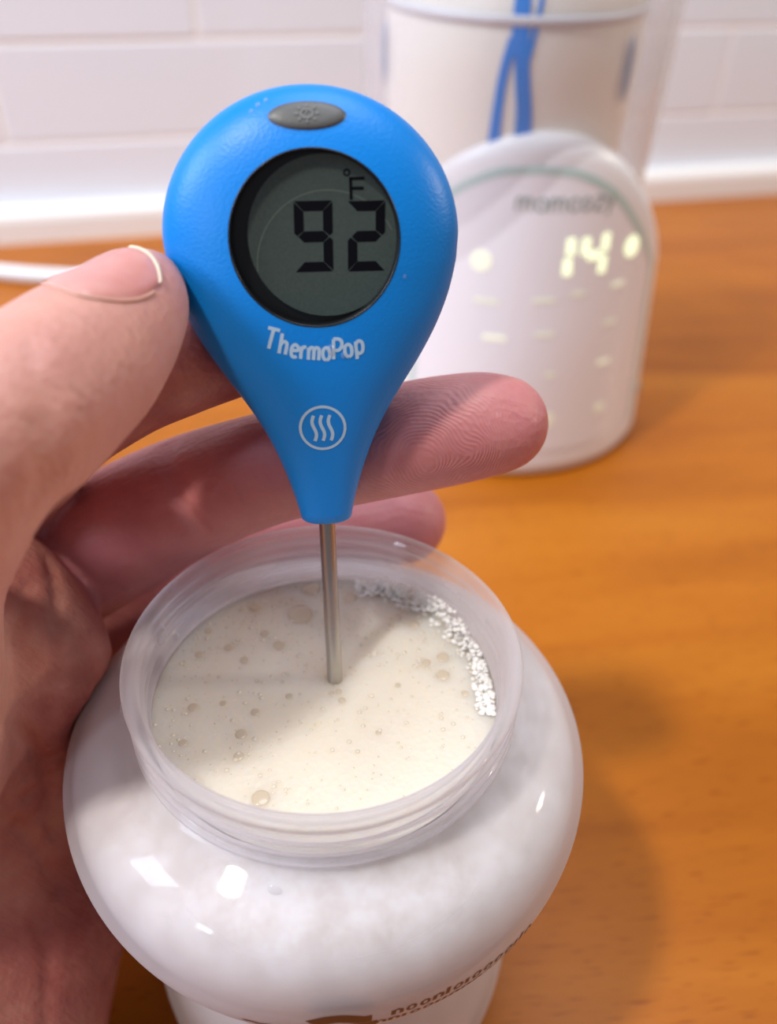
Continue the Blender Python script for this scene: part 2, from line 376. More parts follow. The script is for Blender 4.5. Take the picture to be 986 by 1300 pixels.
# splash drops on the bottle wall
def drop(a, z, r, on='in', st=1.0):
    R_ = 28.9 if on == 'in' else (31.9 if z > -11.5 else jr(z))
    c = np.array([JC[0]+R_*math.cos(a), JC[1]+R_*math.sin(a), JC[2]+z]); n = np.array([math.cos(a), math.sin(a), 0])*(-1 if on == 'in' else 1)
    t = np.array([-math.sin(a), math.cos(a), 0]); Vc, Fc = cap((0, 0, 0), r, .55, 10, 4); Vc = np.array(Vc)
    return c+Vc[:, 0:1]*t+Vc[:, 1:2]*np.array([0, 0, st])+Vc[:, 2:3]*n, Fc
for a, z, r, on, s in [(95, -4.2, 1.3, 'in', 1), (70, -5.6, .9, 'in', 1), (60, -4.0, .6, 'in', 1), (45, -3.6, .55, 'in', 1.2), (38, -4.5, .7, 'in', 1.3), (168, -4.5, 1.5, 'in', 1.5), (160, -9, .8, 'in', 1), (138, -3.2, 1.6, 'out', 1.2), (186, -13.0, 1.6, 'out', 1.5), (190, -7.5, 1.7, 'out', 1.8), (150, -3.0, .9, 'out', 1), (262, -13.2, 1.1, 'out', 1), (20, -3, .6, 'in', 1), (112, -6, .6, 'in', 1)]:
    obj('water_drop', *drop(RAD(a), z, r, on, s), m_drop, jar)

# ------------------------------------------------------------------ thermometer
TE = on_z(425, 862, ZM); TH = at(396, 295, 125)
ta = (TH-TE)/np.linalg.norm(TH-TE); _v = cC-TH; tn = _v-(_v@ta)*ta; tn /= np.linalg.norm(tn); trr = np.cross(ta, tn)
if trr@cR < 0: trr = -trr
def T3(u, v, n): return TH+u*trr+v*ta+n*tn
thermo = thing('thermometer', 'blue teardrop digital thermometer with a round display, its steel probe standing in the milk', 'thermometer', TE)
_wk = np.array([(-43.3, 4.05), (-40, 4.75), (-37, 5.6), (-34, 6.6), (-31, 7.75), (-28, 9.15), (-25, 10.85), (-22, 12.8), (-19, 14.8), (-16, 16.6), (-13, 18.15), (-9, 19.75), (-5, 20.75), (-1, 21.25)])
def tw(v):
    if v >= -1: return 21.25*math.sqrt(max(0, 1-((v+1)/20.3)**2))
    return float(np.interp(v, _wk[:, 0], _wk[:, 1]))
_dk = np.array([(-43.3, 3.9), (-36, 5.0), (-28, 6.3), (-20, 7.4), (-12, 8.2), (-4, 8.6)])
def td(v):
    if v >= -4: return 8.6*max(0, 1-(max(v+4, 0)/23.3)**2.6)**.5
    return float(np.interp(v, _dk[:, 0], _dk[:, 1]))
PW = 2.35
def tfront(u, v):
    W_ = tw(v); return td(v)*max(0, 1-min(1, abs(u)/max(W_, 1e-6))**PW)**(1/PW)
vs = np.concatenate([[-43.9, -43.8, -43.6, -43.3], np.linspace(-42, -4, 40), 19.3-23.3*(1-np.sin(np.linspace(.08, math.pi/2, 34)))])
# smooth the key-point polylines
rows = []; na = 120
wv = np.array([tw(v) if v > -43.31 else 4.05*(1-((-43.3-v)/.62)**2*.35) for v in vs]); dv = np.array([td(v) if v > -43.31 else 3.9*(1-((-43.3-v)/.62)**2*.35) for v in vs])
for arr in (wv, dv):
    for _ in range(3): arr[4:-12] = .25*arr[3:-13]+.5*arr[4:-12]+.25*arr[5:-11]
for v, W_, D_ in zip(vs, wv, dv):
    a = np.linspace(0, 2*math.pi, na, endpoint=False); c, s = np.cos(a), np.sin(a)
    q = np.sign(c)*np.abs(c)**(2/PW)*W_; z = np.sign(s)*np.abs(s)**(2/PW)*D_
    rows.append([T3(x, v, y) for x, y in zip(q, z)])
rows = np.array(rows); rows[-1] = T3(0, 19.3, 0)
V, Fc = grid(rows, True); Fc.append(tuple(range(na-1, -1, -1)))
casing = obj('casing', V, Fc, m_blue, thermo)
bm = bmesh.new(); bm.from_mesh(casing.data); bmesh.ops.remove_doubles(bm, verts=bm.verts, dist=1e-6); bmesh.ops.recalc_face_normals(bm, faces=bm.faces); bm.to_mesh(casing.data); bm.free()
# round opening for the display, cut with a cutter that is removed again
LU, LV, LR = .35, -.75, 11.75
def disc_solid(r0, n0, r1, n1, n=96):
    V = [T3(LU+r0*math.cos(t), LV+r0*math.sin(t), n0) for t in np.linspace(0, 2*math.pi, n, endpoint=False)]+[T3(LU+r1*math.cos(t), LV+r1*math.sin(t), n1) for t in np.linspace(0, 2*math.pi, n, endpoint=False)]
    return V, [tuple(range(n-1, -1, -1)), tuple(range(n, 2*n))]+[(i, (i+1) % n, n+(i+1) % n, n+i) for i in range(n)]
cut = obj('cutter', *disc_solid(LR, 5.0, LR, 14), None, None, False, origin=TE)
md = casing.modifiers.new('cut', 'BOOLEAN'); md.operation = 'DIFFERENCE'; md.solver = 'EXACT'; md.object = cut
bpy.context.view_layer.update()
dg = bpy.context.evaluated_depsgraph_get(); me = bpy.data.meshes.new_from_object(casing.evaluated_get(dg)); casing.modifiers.clear(); casing.data = me
bpy.data.objects.remove(cut, do_unlink=True)
for p in me.polygons: p.use_smooth = True
if hasattr(me, 'set_sharp_from_angle'): me.set_sharp_from_angle(angle=RAD(40))
def trng(profile, c=(LU, LV), n=96):                                 # ring lathe about the display axis; profile (radius, n)
    P = np.array([[T3(c[0]+r*math.cos(t), c[1]+r*math.sin(t), z) for t in np.linspace(0, 2*math.pi, n, endpoint=False)] for r, z in profile])
    return grid(P, True)
zl = tfront(LR, LV)
zr = lambda t: tfront(LU+LR*math.cos(t), LV+LR*math.sin(t))
# black gasket lining the hole: follows the curved front edge
P = []
for dr, dz in [(-.02, -3.2), (-.02, .02), (-.16, .10), (-.26, .04), (-.36, -.25), (-.38, -3.2)]:
    P.append([T3(LU+(LR+dr)*math.cos(t), LV+(LR+dr)*math.sin(t), (zr(t)+dz) if dz > -1 else 5.02) for t in np.linspace(0, 2*math.pi, 96, endpoint=False)])
obj('gasket', *grid(np.array(P), True), m_black, thermo)
lcd = obj('display', *disc_solid(LR-.05, 5.05, LR-.05, 5.1), m_black, thermo, False)
PU, PV, PR_ = LU+1.5, LV+.25, 10.7
pn = 5.7
def pdisc(cu, cv, r, n0, n1, n=96):
    ok = []
    for t in np.linspace(0, 2*math.pi, n, endpoint=False):
        u, v = cu+r*math.cos(t), cv+r*math.sin(t); dl = math.hypot(u-LU, v-LV)
        if dl > LR-.40: k = (LR-.40)/dl; u, v = LU+(u-LU)*k, LV+(v-LV)*k
        ok.append((u, v))
    V = [T3(u, v, n0) for u, v in ok]+[T3(u, v, n1) for u, v in ok]
    return V, [tuple(range(n-1, -1, -1)), tuple(range(n, 2*n))]+[(i, (i+1) % n, n+(i+1) % n, n+i) for i in range(n)]
panel = obj('display_panel', *pdisc(PU, PV, PR_, 5.1, pn), m_lcd, lcd, False, origin=TE)
# pale arc painted on the panel as the edge of the bezel's shadow
a = np.radians(np.linspace(12, 195, 60)); cu, cv, r_ = 2.2, -4.4, 10.0
pth = [(cu+r_*math.cos(t), cv+r_*math.sin(t)) for t in a]; pth = [p for p in pth if math.hypot(p[0]-LU, p[1]-LV) < LR-.9 and math.hypot(p[0]-PU, p[1]-PV) < PR_-.1]
obj('shadow_edge_line', *ribbon(pth, .14, lambda u, v, o: T3(u, v, pn+.01)), m_lcd2, lcd, origin=TE)
# seven-segment figures
TILT = .03
mb = MB()
def poly(pts, n=pn+.03): 
    mb.add([T3(u, v, n) for u, v in pts], [tuple(range(len(pts)))])
def seg(cx, cy, wd, ht, on, th=1.32, g=.07):
    x0, x1, y0, y1 = cx-wd/2, cx+wd/2, cy-ht/2, cy+ht/2; ym = cy
    S = {'a': [(x0+g, y1), (x1-g, y1), (x1-th-g*.2, y1-th), (x0+th+g*.2, y1-th)],
         'd': [(x0+g, y0), (x1-g, y0), (x1-th, y0+th), (x0+th, y0+th)],
         'g': [(x0+.55, ym), (x0+th, ym+th*.55), (x1-th, ym+th*.55), (x1-.55, ym), (x1-th, ym-th*.55), (x0+th, ym-th*.55)],
         'f': [(x0, y1-g*2), (x0+th, y1-th-g), (x0+th, ym+th*.62), (x0+.4, ym+.1), (x0, ym+.5)],
         'b': [(x1, y1-g*2), (x1-th, y1-th-g), (x1-th, ym+th*.62), (x1-.4, ym+.1), (x1, ym+.5)],
         'e': [(x0, y0+g*2), (x0+th, y0+th+g), (x0+th, ym-th*.62), (x0+.4, ym-.1), (x0, ym-.5)],
         'c': [(x1, y0+g*2), (x1-th, y0+th+g), (x1-th, ym-th*.62), (x1-.4, ym-.1), (x1, ym-.5)]}
    for k in on: poly([(u+TILT*(v-cy), v) for u, v in S[k]])
def loc(px, py):
    D = cF+(px-493)/FPX*cR+(650-py)/FPX*cU; O = TH+pn*tn; t = ((O-cC)@tn)/(D@tn); P = cC+t*D-TH; return P@trr, P@ta
c9 = loc(398, 300.5); c2 = loc(465, 300); wd = 5.3; ht = 9.35
seg(c9[0], c9[1], wd, ht, 'abcdfg'); seg(c2[0], c2[1], wd-.1, ht-.05, 'abged')
mb.build('figures', m_seg, lcd, False, origin=TE)
mb = MB(); fl = lambda u, v, o: T3(u, v, pn+.03)
cfd = loc(454, 238)
for p in ([(-.95, -1.55), (-.95, 1.35)], [(-1.15, 1.15), (.95, 1.15)], [(-.95, -.1), (.8, -.1)]): mb.add(*ribbon(dense([(cfd[0]+a, cfd[1]+b) for a, b in p], .5), .42, fl))
cd = loc(440, 219); mb.add(*ribbon(arc(cd[0], cd[1], .38, .38, 0, 360, 20), .24, fl))
mb.build('degree_sign', m_seg, lcd, False, origin=TE)
# rubber button near the top
def surf(u, v, o):
    z = tfront(u, v); e = .05
    gu = (tfront(u+e, v)-tfront(u-e, v))/(2*e); gv = (tfront(u, v+e)-tfront(u, v-e))/(2*e)
    nn = np.array([-gu, -gv, 1.0]); nn /= np.linalg.norm(nn); return T3(u+o*nn[0], v+o*nn[1], z+o*nn[2])
BU, BV, BA, BB = .1, 14.9, 5.5, 1.9
rows = []
for r in np.linspace(0.02, 1, 12):
    lift = .42*(1-r**6)+.02-.35*(r > .999)
    rows.append([surf(BU+BA*r*math.cos(t), BV+BB*r*math.sin(t), lift) for t in np.linspace(0, 2*math.pi, 48, endpoint=False)])
btn = obj('button', *grid(np.array(rows), True), m_rubber, thermo)
mb = MB(); bs = lambda u, v, o: surf(u, v, .56)
mb.add(*ribbon(arc(BU, BV, .78, .55, 0, 360, 24), .24, bs)); mb.add(*ribbon(dense([(BU, BV+.1), (BU, BV+.5)], .2), .2, bs))
for k in range(8):
    t = k*math.pi/4; mb.add(*ribbon(dense([(BU+1.15*math.cos(t), BV+.78*math.sin(t)), (BU+1.62*math.cos(t), BV+1.12*math.sin(t))], .2), .26, bs))
mb.build('sun_symbol', m_rubber2, btn, origin=TE)
# printed name and mark: strokes laid on the curved front
mb = MB(); ps = lambda u, v, o: surf(u, v, .045)
def letter(ch, x, y, s=1.0, rot=0.0):
    L = {'T': [[(0, 2.9), (1.7, 2.9)], [(.8, 2.9), (.62, 0)]],
         'h': [[(.1, 2.9), (0, 0)], [(.05, 1.2), (.35, 1.75), (.8, 1.75), (.95, 1.3), (.9, 0)]],
         'e': [[(.05, .95), (.95, 1.05), (.9, 1.55), (.5, 1.8), (.12, 1.45), (.02, .8), (.15, .2), (.5, 0), (.85, .2)]],
         'r': [[(.05, 1.75), (0, 0)], [(.05, 1.2), (.3, 1.7), (.72, 1.7)]],
         'm': [[(0, 1.75), (0, 0)], [(0, 1.3), (.3, 1.75), (.65, 1.7), (.75, 1.3), (.72, 0)], [(.75, 1.3), (1.0, 1.75), (1.38, 1.7), (1.5, 1.3), (1.46, 0)]],
         'o': [[(.5, 0), (.12, .25), (0, .9), (.12, 1.55), (.5, 1.78), (.88, 1.55), (1.0, .9), (.88, .25), (.5, 0)]],
         'P': [[(.15, 2.9), (0, 0)], [(.12, 2.9), (.9, 2.85), (1.3, 2.4), (1.2, 1.7), (.8, 1.3), (.1, 1.25)]],
         'p': [[(.1, 1.75), (.0, -.75)], [(.1, 1.35), (.45, 1.8), (.95, 1.6), (1.05, .9), (.85, .2), (.4, 0), (.05, .3)]]}[ch]
    for st in L:
        q = np.array(crv(st, 3)) if len(st) > 2 else dense(st, .4); q = dense(q, .25)*s
        c_, s_ = math.cos(rot), math.sin(rot); mb.add(*ribbon([(x+a*c_-b*s_, y+a*s_+b*c_) for a, b in q], .50, ps))
xs = [(-7.55, 'T'), (-5.55, 'h'), (-3.95, 'e'), (-2.55, 'r'), (-1.45, 'm'), (.62, 'o'), (2.15, 'P'), (3.85, 'o'), (5.45, 'p')]
for x, ch in xs:
    k = (x+.5)/7.5; y = -17.1+1.7*k*k - .55*k; letter(ch, x, y, 1.0, .22*k-.06)
mb.build('name_print', m_print, thermo)
mb = MB(); mb.add(*ribbon(arc(.1, -27.4, 3.3, 3.3, 0, 360, 64), .42, ps))
for k in (-1, 0, 1):
    mb.add(*ribbon([(.1+k*1.2+.28*math.sin(t*2*math.pi)-.05, -27.4+(t-.5)*4.0) for t in np.linspace(0, 1, 22)], .5, ps))
mb.build('heat_mark', m_print, thermo)
# water drops on the casing
for u, v, r in ((-6.3, 16.4, .38), (-7.2, 15.6, .30), (-5.2, 17.0, .34), (1.75, -15.7, .62), (3.6, -16.6, .40), (12.6, -6.0, .25)):
    e = .3; p0 = surf(u, v, .02); du = surf(u+e, v, .02)-p0; du /= np.linalg.norm(du); dv_ = surf(u, v+e, .02)-p0; dv_ -= du*(dv_@du); dv_ /= np.linalg.norm(dv_); dn = np.cross(du, dv_)
    Vc, Fc = cap((0, 0, 0), r, .5, 10, 4); Vc = np.array(Vc); obj('water_drop', p0+Vc[:, 0:1]*du+Vc[:, 1:2]*dv_*1.2+Vc[:, 2:3]*dn, Fc, m_drop, thermo)
# steel probe
def Tax(v): return TH+v*ta
obj('probe', *tube([Tax(v) for v in np.concatenate([np.linspace(-43.0, -73, 24), np.linspace(-76, -96, 8), [-98, -99]])], np.concatenate([np.full(24, 1.30), np.full(8, 1.30), [.9, .3]]), 24), m_steel, thermo)

# ------------------------------------------------------------------ bottle warmer
WC = np.array([47.0, 340.0, 0]); WY = RAD(8)
warm = thing('bottle_warmer', 'white rounded bottle warmer with an arched lit front panel, behind the thermometer', 'warmer', WC)
_hk = np.array([(0, 127), (15, 125.8), (28, 121), (37, 115.5), (46, 108), (54, 101), (64, 91), (76, 80), (88, 71), (100, 64), (140, 60), (180, 59)])
def wh(d):                                                           # height of the top edge at an angle (deg) from the front
    d = abs((d+9+180)%360-180); x = crv(_hk, 6); return float(np.interp(d, x[:, 0], x[:, 1]))
def wr(z): return 60.5-5.6*min(max(z, 0), 130)/90
def W3(d, z, o=0.0):
    a = RAD(d)+WY; r = wr(z)+o; return np.array([WC[0]+r*math.sin(a), WC[1]-r*math.cos(a), z])
ds = np.linspace(-180, 180, 145)[:-1]; rows = []
prf = [(0, .4, -7), (0, .4, -3.5), (0, 1.5, -1.2), (0, 3.8, 0)] + [(t, 0, 0) for t in np.linspace(.06, .9, 16)] + [(1, -6.5, 0), (1, -3.8, -.5), (1, -1.6, -1.7), (1, -.35, -3.6), (1, 0, -5.2), (1, -.5, -7), (1, -2, -8.6), (1, -5, -9.4), (1, -20, -9.6), (1, -34, -9.6)]
for t, dz, o in prf: rows.append([W3(d, max(t*wh(d)+dz, .4), o) if t > 0 else W3(d, dz, o) for d in ds])
V, Fc = grid(np.array(rows), True); Fc.append(tuple(range(len(ds)-1, -1, -1)))
obj('housing', V, Fc, m_white, warm)
def ptop(d): return wh((d+9)*1.14-9)-10.5
us = np.linspace(-50, 50, 61); rows = []
for t in np.linspace(0, 1, 28): rows.append([W3(u, 12+(ptop(u)-12)*t, .35) for u in us])
rows = np.array(rows); obj('front_panel', *grid(rows), m_panel, warm)
pth = [(-50, z) for z in np.linspace(12, ptop(-50), 30)]+[(u, ptop(u)) for u in us[1:-1]]+[(50, z) for z in np.linspace(ptop(50), 12, 30)]
obj('panel_outline', *ribbon([(a*.96, b) for a, b in pth], 2.5, lambda a, b, o: W3(a/.96, b, .5)), m_teal, warm)
SH = 7.0
wp = lambda a, b, o: W3(a/.98, b, .55)                               # 1 degree on the panel is about 0.98 mm
def wstroke(mb, p, wd): mb.add(*ribbon(dense([(a*.98, b) for a, b in p], .6), wd, wp))
mb = MB()
FN = {'m': [[(0, 1), (0, 0)], [(0, .7), (.3, 1), (.6, .9), (.65, 0)], [(.65, .7), (.95, 1), (1.25, .9), (1.3, 0)]], 'o': [[(.5, 0), (.05, .3), (.05, .7), (.5, 1), (.95, .7), (.95, .3), (.5, 0)]],
      'c': [[(.9, .8), (.5, 1), (.05, .7), (.05, .3), (.5, 0), (.9, .2)]], 'z': [[(.05, 1), (.9, 1), (.05, 0), (.9, 0)]], 'y': [[(0, 1), (.45, .1)], [(.9, 1), (.3, -.5)]]}
x = -16.6; adv = {'m': 6.6, 'o': 5.0, 'c': 4.5, 'z': 4.5, 'y': 4.5}
for ch in 'momcozy':
    for st in FN[ch]: wstroke(mb, [(x+a*3.9+.5, 103.6+b*4.2) for a, b in st], .8)
    x += adv[ch]
mb.build('name_print', m_brand, warm)
dig = MB(); D0 = SH
for p in ([(-2.4+D0, 94.6), (-2.1+D0, 88.9)], [(-2.9+D0, 87.6), (-2.5+D0, 82)], [(3.6+D0, 94.4), (3.3+D0, 88.7)], [(4.4+D0, 88.1), (9.6+D0, 88.3)], [(11.6+D0, 95.2), (11.5+D0, 89.2)], [(11.4+D0, 87.6), (11.2+D0, 81.6)]):
    wstroke(dig, p, 3.0)
dig.build('lit_figures', m_led, warm)
def symbol(d, z, s, kind, m):
    mb = MB()
    if kind == 'dot':
        rows = [[wp((d*.98)+s*r*math.cos(t), z+s*r*math.sin(t), 0) for t in np.linspace(0, 2*math.pi, 24, endpoint=False)] for r in (0.02, .5, 1)]
        mb.add(*grid(np.array(rows), True))
    else: wstroke(mb, [(d-s/2, z), (d+s/2, z)], 1.7)
    return mb.build('lit_symbol', m, warm)
symbol(-33.4+SH, 85.9, 3.6, 'dot', m_led2); symbol(25.1+SH, 88.4, 3.7, 'dot', m_led)
for d, z, s, m in [(-30.2, 72, 9, m_led3), (-9.8, 73.4, 8, m_led3), (2.9, 75, 5, m_led3), (20.1, 76, 6, m_led2), (-25.9, 58.8, 8, m_led2), (-8.2, 60.8, 7, m_led3), (18.5, 62, 6, m_led3), (18.2, 46.4, 6, m_led2), (-4.2, 45, 4, m_led3)]: symbol(d+SH, z, s, 'dash', m)
symbol(-4+SH, 26, 3.6, 'dot', m_led3); symbol(19.2+SH, 27, 2.4, 'dot', m_led3)
mb = MB(); mb.add(*tube([W3(62, 20, -1), W3(62, 20, .8)], [2.2, 1.8], 16)); mb.build('screw_cap', m_brand, warm)
# power cord of the warmer, lying on the counter
cord = crv([W3(-120, 6, -2), W3(-118, 5, 8), (-55, 385, 4), (-110, 428, 4), (-160, 450, 4), (-215, 457, 4), (-330, 480, 4)], 12); cord[:, 2] = np.maximum(cord[:, 2], 4.2)
obj('power_cord', *tube(cord, 4.2, 16), m_cord, warm)

# clear cover over the warmer
CC = np.array([40.0, 337.0, 0])
rc = 53.3; rise = [(rc-5.6, 40), (rc-4.3, 70), (rc-2.2, 100), (rc-.6, 130), (rc, 160), (rc-.5, 185), (rc-4, 205), (rc-14, 222), (rc-32, 231), (.01, 233)]
pr = crv(rise, 6); prof = np.concatenate([pr, (pr-np.array([1.6, 0]))[::-1]*np.array([1, .993])]); prof[:, 0] = np.maximum(prof[:, 0], .01)
cover = obj('clear_cover', *lathe(prof, CC, 128), m_cover, None, origin=(CC[0], CC[1], 40)); tag(cover, 'tall clear domed cover standing in the white bottle warmer', 'cover')
# bottle being warmed, seen through the cover
BC = np.array([38.0, 334.0, 0])
wb2 = thing('feeding_bottle', 'pale cream bottle with a blue strap standing inside the clear cover', 'bottle', (BC[0], BC[1], 22))
bp = crv([(.01, 22), (30, 22.2), (36, 24), (37.5, 40), (38.5, 70), (41, 100), (42.5, 130), (43, 150), (41, 166), (34, 176), (29, 180), (29, 192), (26, 194), (.01, 194.5)], 6)
obj('bottle_body', *lathe(bp, BC, 96), m_cream, wb2)
def B3(a, z, o=.5): r = np.interp(z, bp[6:, 1], bp[6:, 0])+o; t = RAD(a+15); return (BC[0]+r*math.sin(t), BC[1]-r*math.cos(t), z)
bf = lambda a, b, o: B3(a/.76, b, .6)
mb = MB()
for p, wds in (([(-18.4, 178), (-18.6, 163), (-18.2, 150)], [5, 5, 5.4]), ([(-20.6, 153), (-23.2, 145), (-24.6, 134), (-25.2, 118)], [3.2, 2.8, 3, 4.4]), ([(-17.4, 152), (-16, 143), (-13.6, 132), (-12.6, 118)], [4.6, 4.6, 5.0, 6.2]), ([(-22, 121), (-18, 122), (-14, 121)], [5, 5, 5]), ([(-10.5, 172), (-11.2, 163), (-13.4, 152), (-15, 145)], [1.5, 1.5, 1.5, 1.5])):
    q = crv([(a*.76, b) for a, b in p], 6); ww = np.interp(np.linspace(0, 1, len(q)), np.linspace(0, 1, len(wds)), wds); mb.add(*ribbon(q, ww, bf))
mb.build('strap', m_strap, wb2)
obj('blue_ring', *lathe([(43.0, 156), (43.6, 156.3), (43.7, 158.6), (43.0, 159)], BC, 96), mat('pale_blue', (.70, .70, .74), .4), wb2)
for s in (-92, 36.5):
    mb = MB(); V, Fc = tube([B3(s, z, 1.6) for z in np.linspace(133, 152, 8)], [.4, .8, 1.0, 1.0, 1.0, 1.0, .8, .4], 10); mb.add(V, Fc); mb.build('side_clip', mat('clip_blue_grey', (.22, .30, .48), .4), wb2)

# ------------------------------------------------------------------ hand: one continuous surface from a smooth union of tapering limbs
VOX = .85
ch = {
 'thumb': [(190, 364, 121, 4.9), (180, 374, 120, 6.2), (168, 391, 118, 7.5), (148, 417, 115.5, 8.6), (124, 440, 113, 9.6), (99, 463, 110, 10.3), (64, 492, 106, 10.6), (28, 522, 102.5, 10.9), (-25, 560, 100, 10.9), (-90, 640, 102, 12), (-150, 770, 116, 15), (-140, 960, 138, 18)],
 'index': [(400, 385, 142, 7), (360, 405, 142.3, 8.3), (300, 430, 141, 9), (225, 456, 138.5, 9.1), (140, 492, 139, 9.4), (40, 560, 148, 10.8), (-40, 680, 166, 13), (-60, 800, 168, 14)],
 'middle': [(634, 538, 147.5, 8.2), (604, 541, 147.5, 9.1), (545, 551, 147.5, 9.5), (470, 566, 148, 9.5), (400, 581, 149.5, 9.6), (324, 600, 152.5, 10), (235, 632, 159, 11.2), (150, 677, 166, 12.6), (60, 730, 172, 13.4), (-20, 790, 174, 14.5)],
 'ring': [(512, 662, 188.5, 9.2), (440, 670, 192, 9.4), (350, 688, 193, 9.6), (250, 720, 192, 10), (150, 770, 188, 11), (60, 830, 184, 12.5), (0, 880, 180, 14)],
 'pinky': [(330, 800, 218, 7.5), (250, 810, 213, 8.5), (170, 840, 206, 9), (100, 890, 197, 10), (40, 950, 187, 12), (0, 1010, 180, 13)],
}
palm = [[(-50, 735, 150, 13.6), (-5, 790, 151, 15), (28, 848, 156, 15.6), (32, 950, 165, 15.5), (50, 1060, 172, 15.5), (58, 1150, 171, 15.8), (22, 1290, 165, 15.8), (-30, 1450, 148, 17), (-100, 1680, 128, 20)],
        [(-60, 760, 166, 15), (-70, 900, 165, 18), (-60, 1050, 168, 19), (-50, 1200, 166, 19), (-60, 1400, 152, 19), (-130, 1650, 132, 20)],
        [(-130, 900, 155, 18), (-100, 1100, 160, 19), (-90, 1300, 156, 19)],
        [(-240, 760, 113, 16), (-330, 900, 122, 21), (-330, 1080, 134, 23), (-260, 1320, 136, 23), (-260, 1600, 126, 22)]]  # unseen thenar bulk, added out of frame to shade the heel of the hand
lo = np.array([-150.0, -12, -2]); hi = np.array([36.0, 176, 165])
n3 = ((hi-lo)/VOX).astype(int)+1
ax = [lo[i]+VOX*np.arange(n3[i]) for i in range(3)]
def chain_field(rows, sub=5, k=1.2):
    P = np.array([list(at(a, b, d))+[r] for a, b, d, r in rows]); P = crv(P, sub); Fd = np.full(tuple(n3), 30.0, np.float32)
    for A, B in zip(P[:-1], P[1:]):
        pad = 11+max(A[3], B[3]); mn = np.minimum(A[:3], B[:3])-pad; mx_ = np.maximum(A[:3], B[:3])+pad
        i0 = np.clip(((mn-lo)/VOX).astype(int), 0, n3); i1 = np.clip(((mx_-lo)/VOX).astype(int)+1, 0, n3)
        if (i1 <= i0).any(): continue
        sl = tuple(slice(a, b) for a, b in zip(i0, i1))
        X, Y, Z = (ax[0][sl[0]][:, None, None]-A[0]), (ax[1][sl[1]][None, :, None]-A[1]), (ax[2][sl[2]][None, None, :]-A[2])
        d = B[:3]-A[:3]; L2 = d@d; t = np.clip((X*d[0]+Y*d[1]+Z*d[2])/L2, 0, 1)
        ds_ = np.sqrt((X-t*d[0])**2+(Y-t*d[1])**2+(Z-t*d[2])**2)-(A[3]+t*(B[3]-A[3]))
        Fd[sl] = np.minimum(Fd[sl], ds_.astype(np.float32))
    return Fd
def smin(a, b, k): h = np.maximum(k-np.abs(a-b), 0)/k; return np.minimum(a, b)-h*h*k*.25
pf = None
for rws in palm:
    g_ = chain_field(rws); pf = g_ if pf is None else smin(pf, g_, 14)
fl_ = {k: chain_field(r) for k, r in ch.items()}
kn = smin(smin(fl_['index'], fl_['middle'], 1.2), smin(fl_['ring'], fl_['pinky'], 1.2), 1.2)
sdf = smin(kn, pf, 1.4)
web = chain_field([(15, 518, 110, 8.5), (20, 540, 122, 8.8), (28, 560, 136, 9.2), (36, 570, 148, 9.5)])   # web of skin between thumb and index finger, added to block light on milk
sdf = smin(smin(sdf, web, 3.0), fl_['thumb'], 3.0)
def groove(pts, wdt, amp):
    """press a crease along a polyline of surface points"""
    global sdf
    P = crv(np.array(pts, float), 6)
    mn = P.min(0)-4*wdt; mx_ = P.max(0)+4*wdt; i0 = np.clip(((mn-lo)/VOX).astype(int), 0, n3); i1 = np.clip(((mx_-lo)/VOX).astype(int)+1, 0, n3)
    sl = tuple(slice(a, b) for a, b in zip(i0, i1)); X, Y, Z = np.meshgrid(ax[0][sl[0]], ax[1][sl[1]], ax[2][sl[2]], indexing='ij')
    d2 = np.full(X.shape, 1e9)
    for A, B in zip(P[:-1], P[1:]):
        d = B-A; t = np.clip(((X-A[0])*d[0]+(Y-A[1])*d[1]+(Z-A[2])*d[2])/(d@d+1e-9), 0, 1)
        d2 = np.minimum(d2, (X-A[0]-t*d[0])**2+(Y-A[1]-t*d[1])**2+(Z-A[2]-t*d[2])**2)
    sdf[sl] += (amp*np.exp(-d2/wdt**2)).astype(np.float32)
groove([at(478, 500, 143), at(470, 560, 138.6), at(468, 620, 141)], 1.5, .6)
def on_skin(px, py):
    for d in np.arange(85, 215, .4):
        g_ = ((at(px, py, d)-lo)/VOX).round().astype(int)
        if (g_ >= 0).all() and (g_ < n3).all() and sdf[tuple(g_)] < 0: return at(px, py, d)
    return at(px, py, 160)
for ln, wd_, am in (([(206, 566), (214, 600), (232, 640), (258, 672)], 1.25, 1.15), ([(222, 560), (232, 600), (250, 632)], 1.2, .5), ([(62, 712), (72, 770), (66, 840), (50, 905)], 1.25, .7), ([(34, 745), (14, 815), (2, 880)], 1.2, .5), ([(0, 905), (30, 935), (60, 985), (66, 1060)], 1.3, 1.1),
                    ([(96, 968), (70, 985), (34, 1012)], 1.2, .8), ([(96, 985), (74, 1005), (46, 1040)], 1.2, .7), ([(92, 955), (64, 965), (36, 985)], 1.2, .7), ([(20, 1046), (50, 1085), (74, 1130)], 1.3, 1.0),
                    ([(120, 870), (90, 860), (60, 868)], 1.2, .6), ([(150, 1215), (143, 1240), (141, 1262)], 1.2, .6), ([(140, 1215), (134, 1240), (133, 1265)], 1.2, .6), ([(40, 1160), (60, 1210), (62, 1290)], 1.4, .6),
                    ([(60, 500), (42, 470), (36, 440)], 1.2, .35), ([(42, 540), (50, 585), (44, 630)], 1.2, .45), ([(56, 525), (66, 570), (62, 610)], 1.2, .35)):
    groove([on_skin(a, b) for a, b in ln], wd_, am)
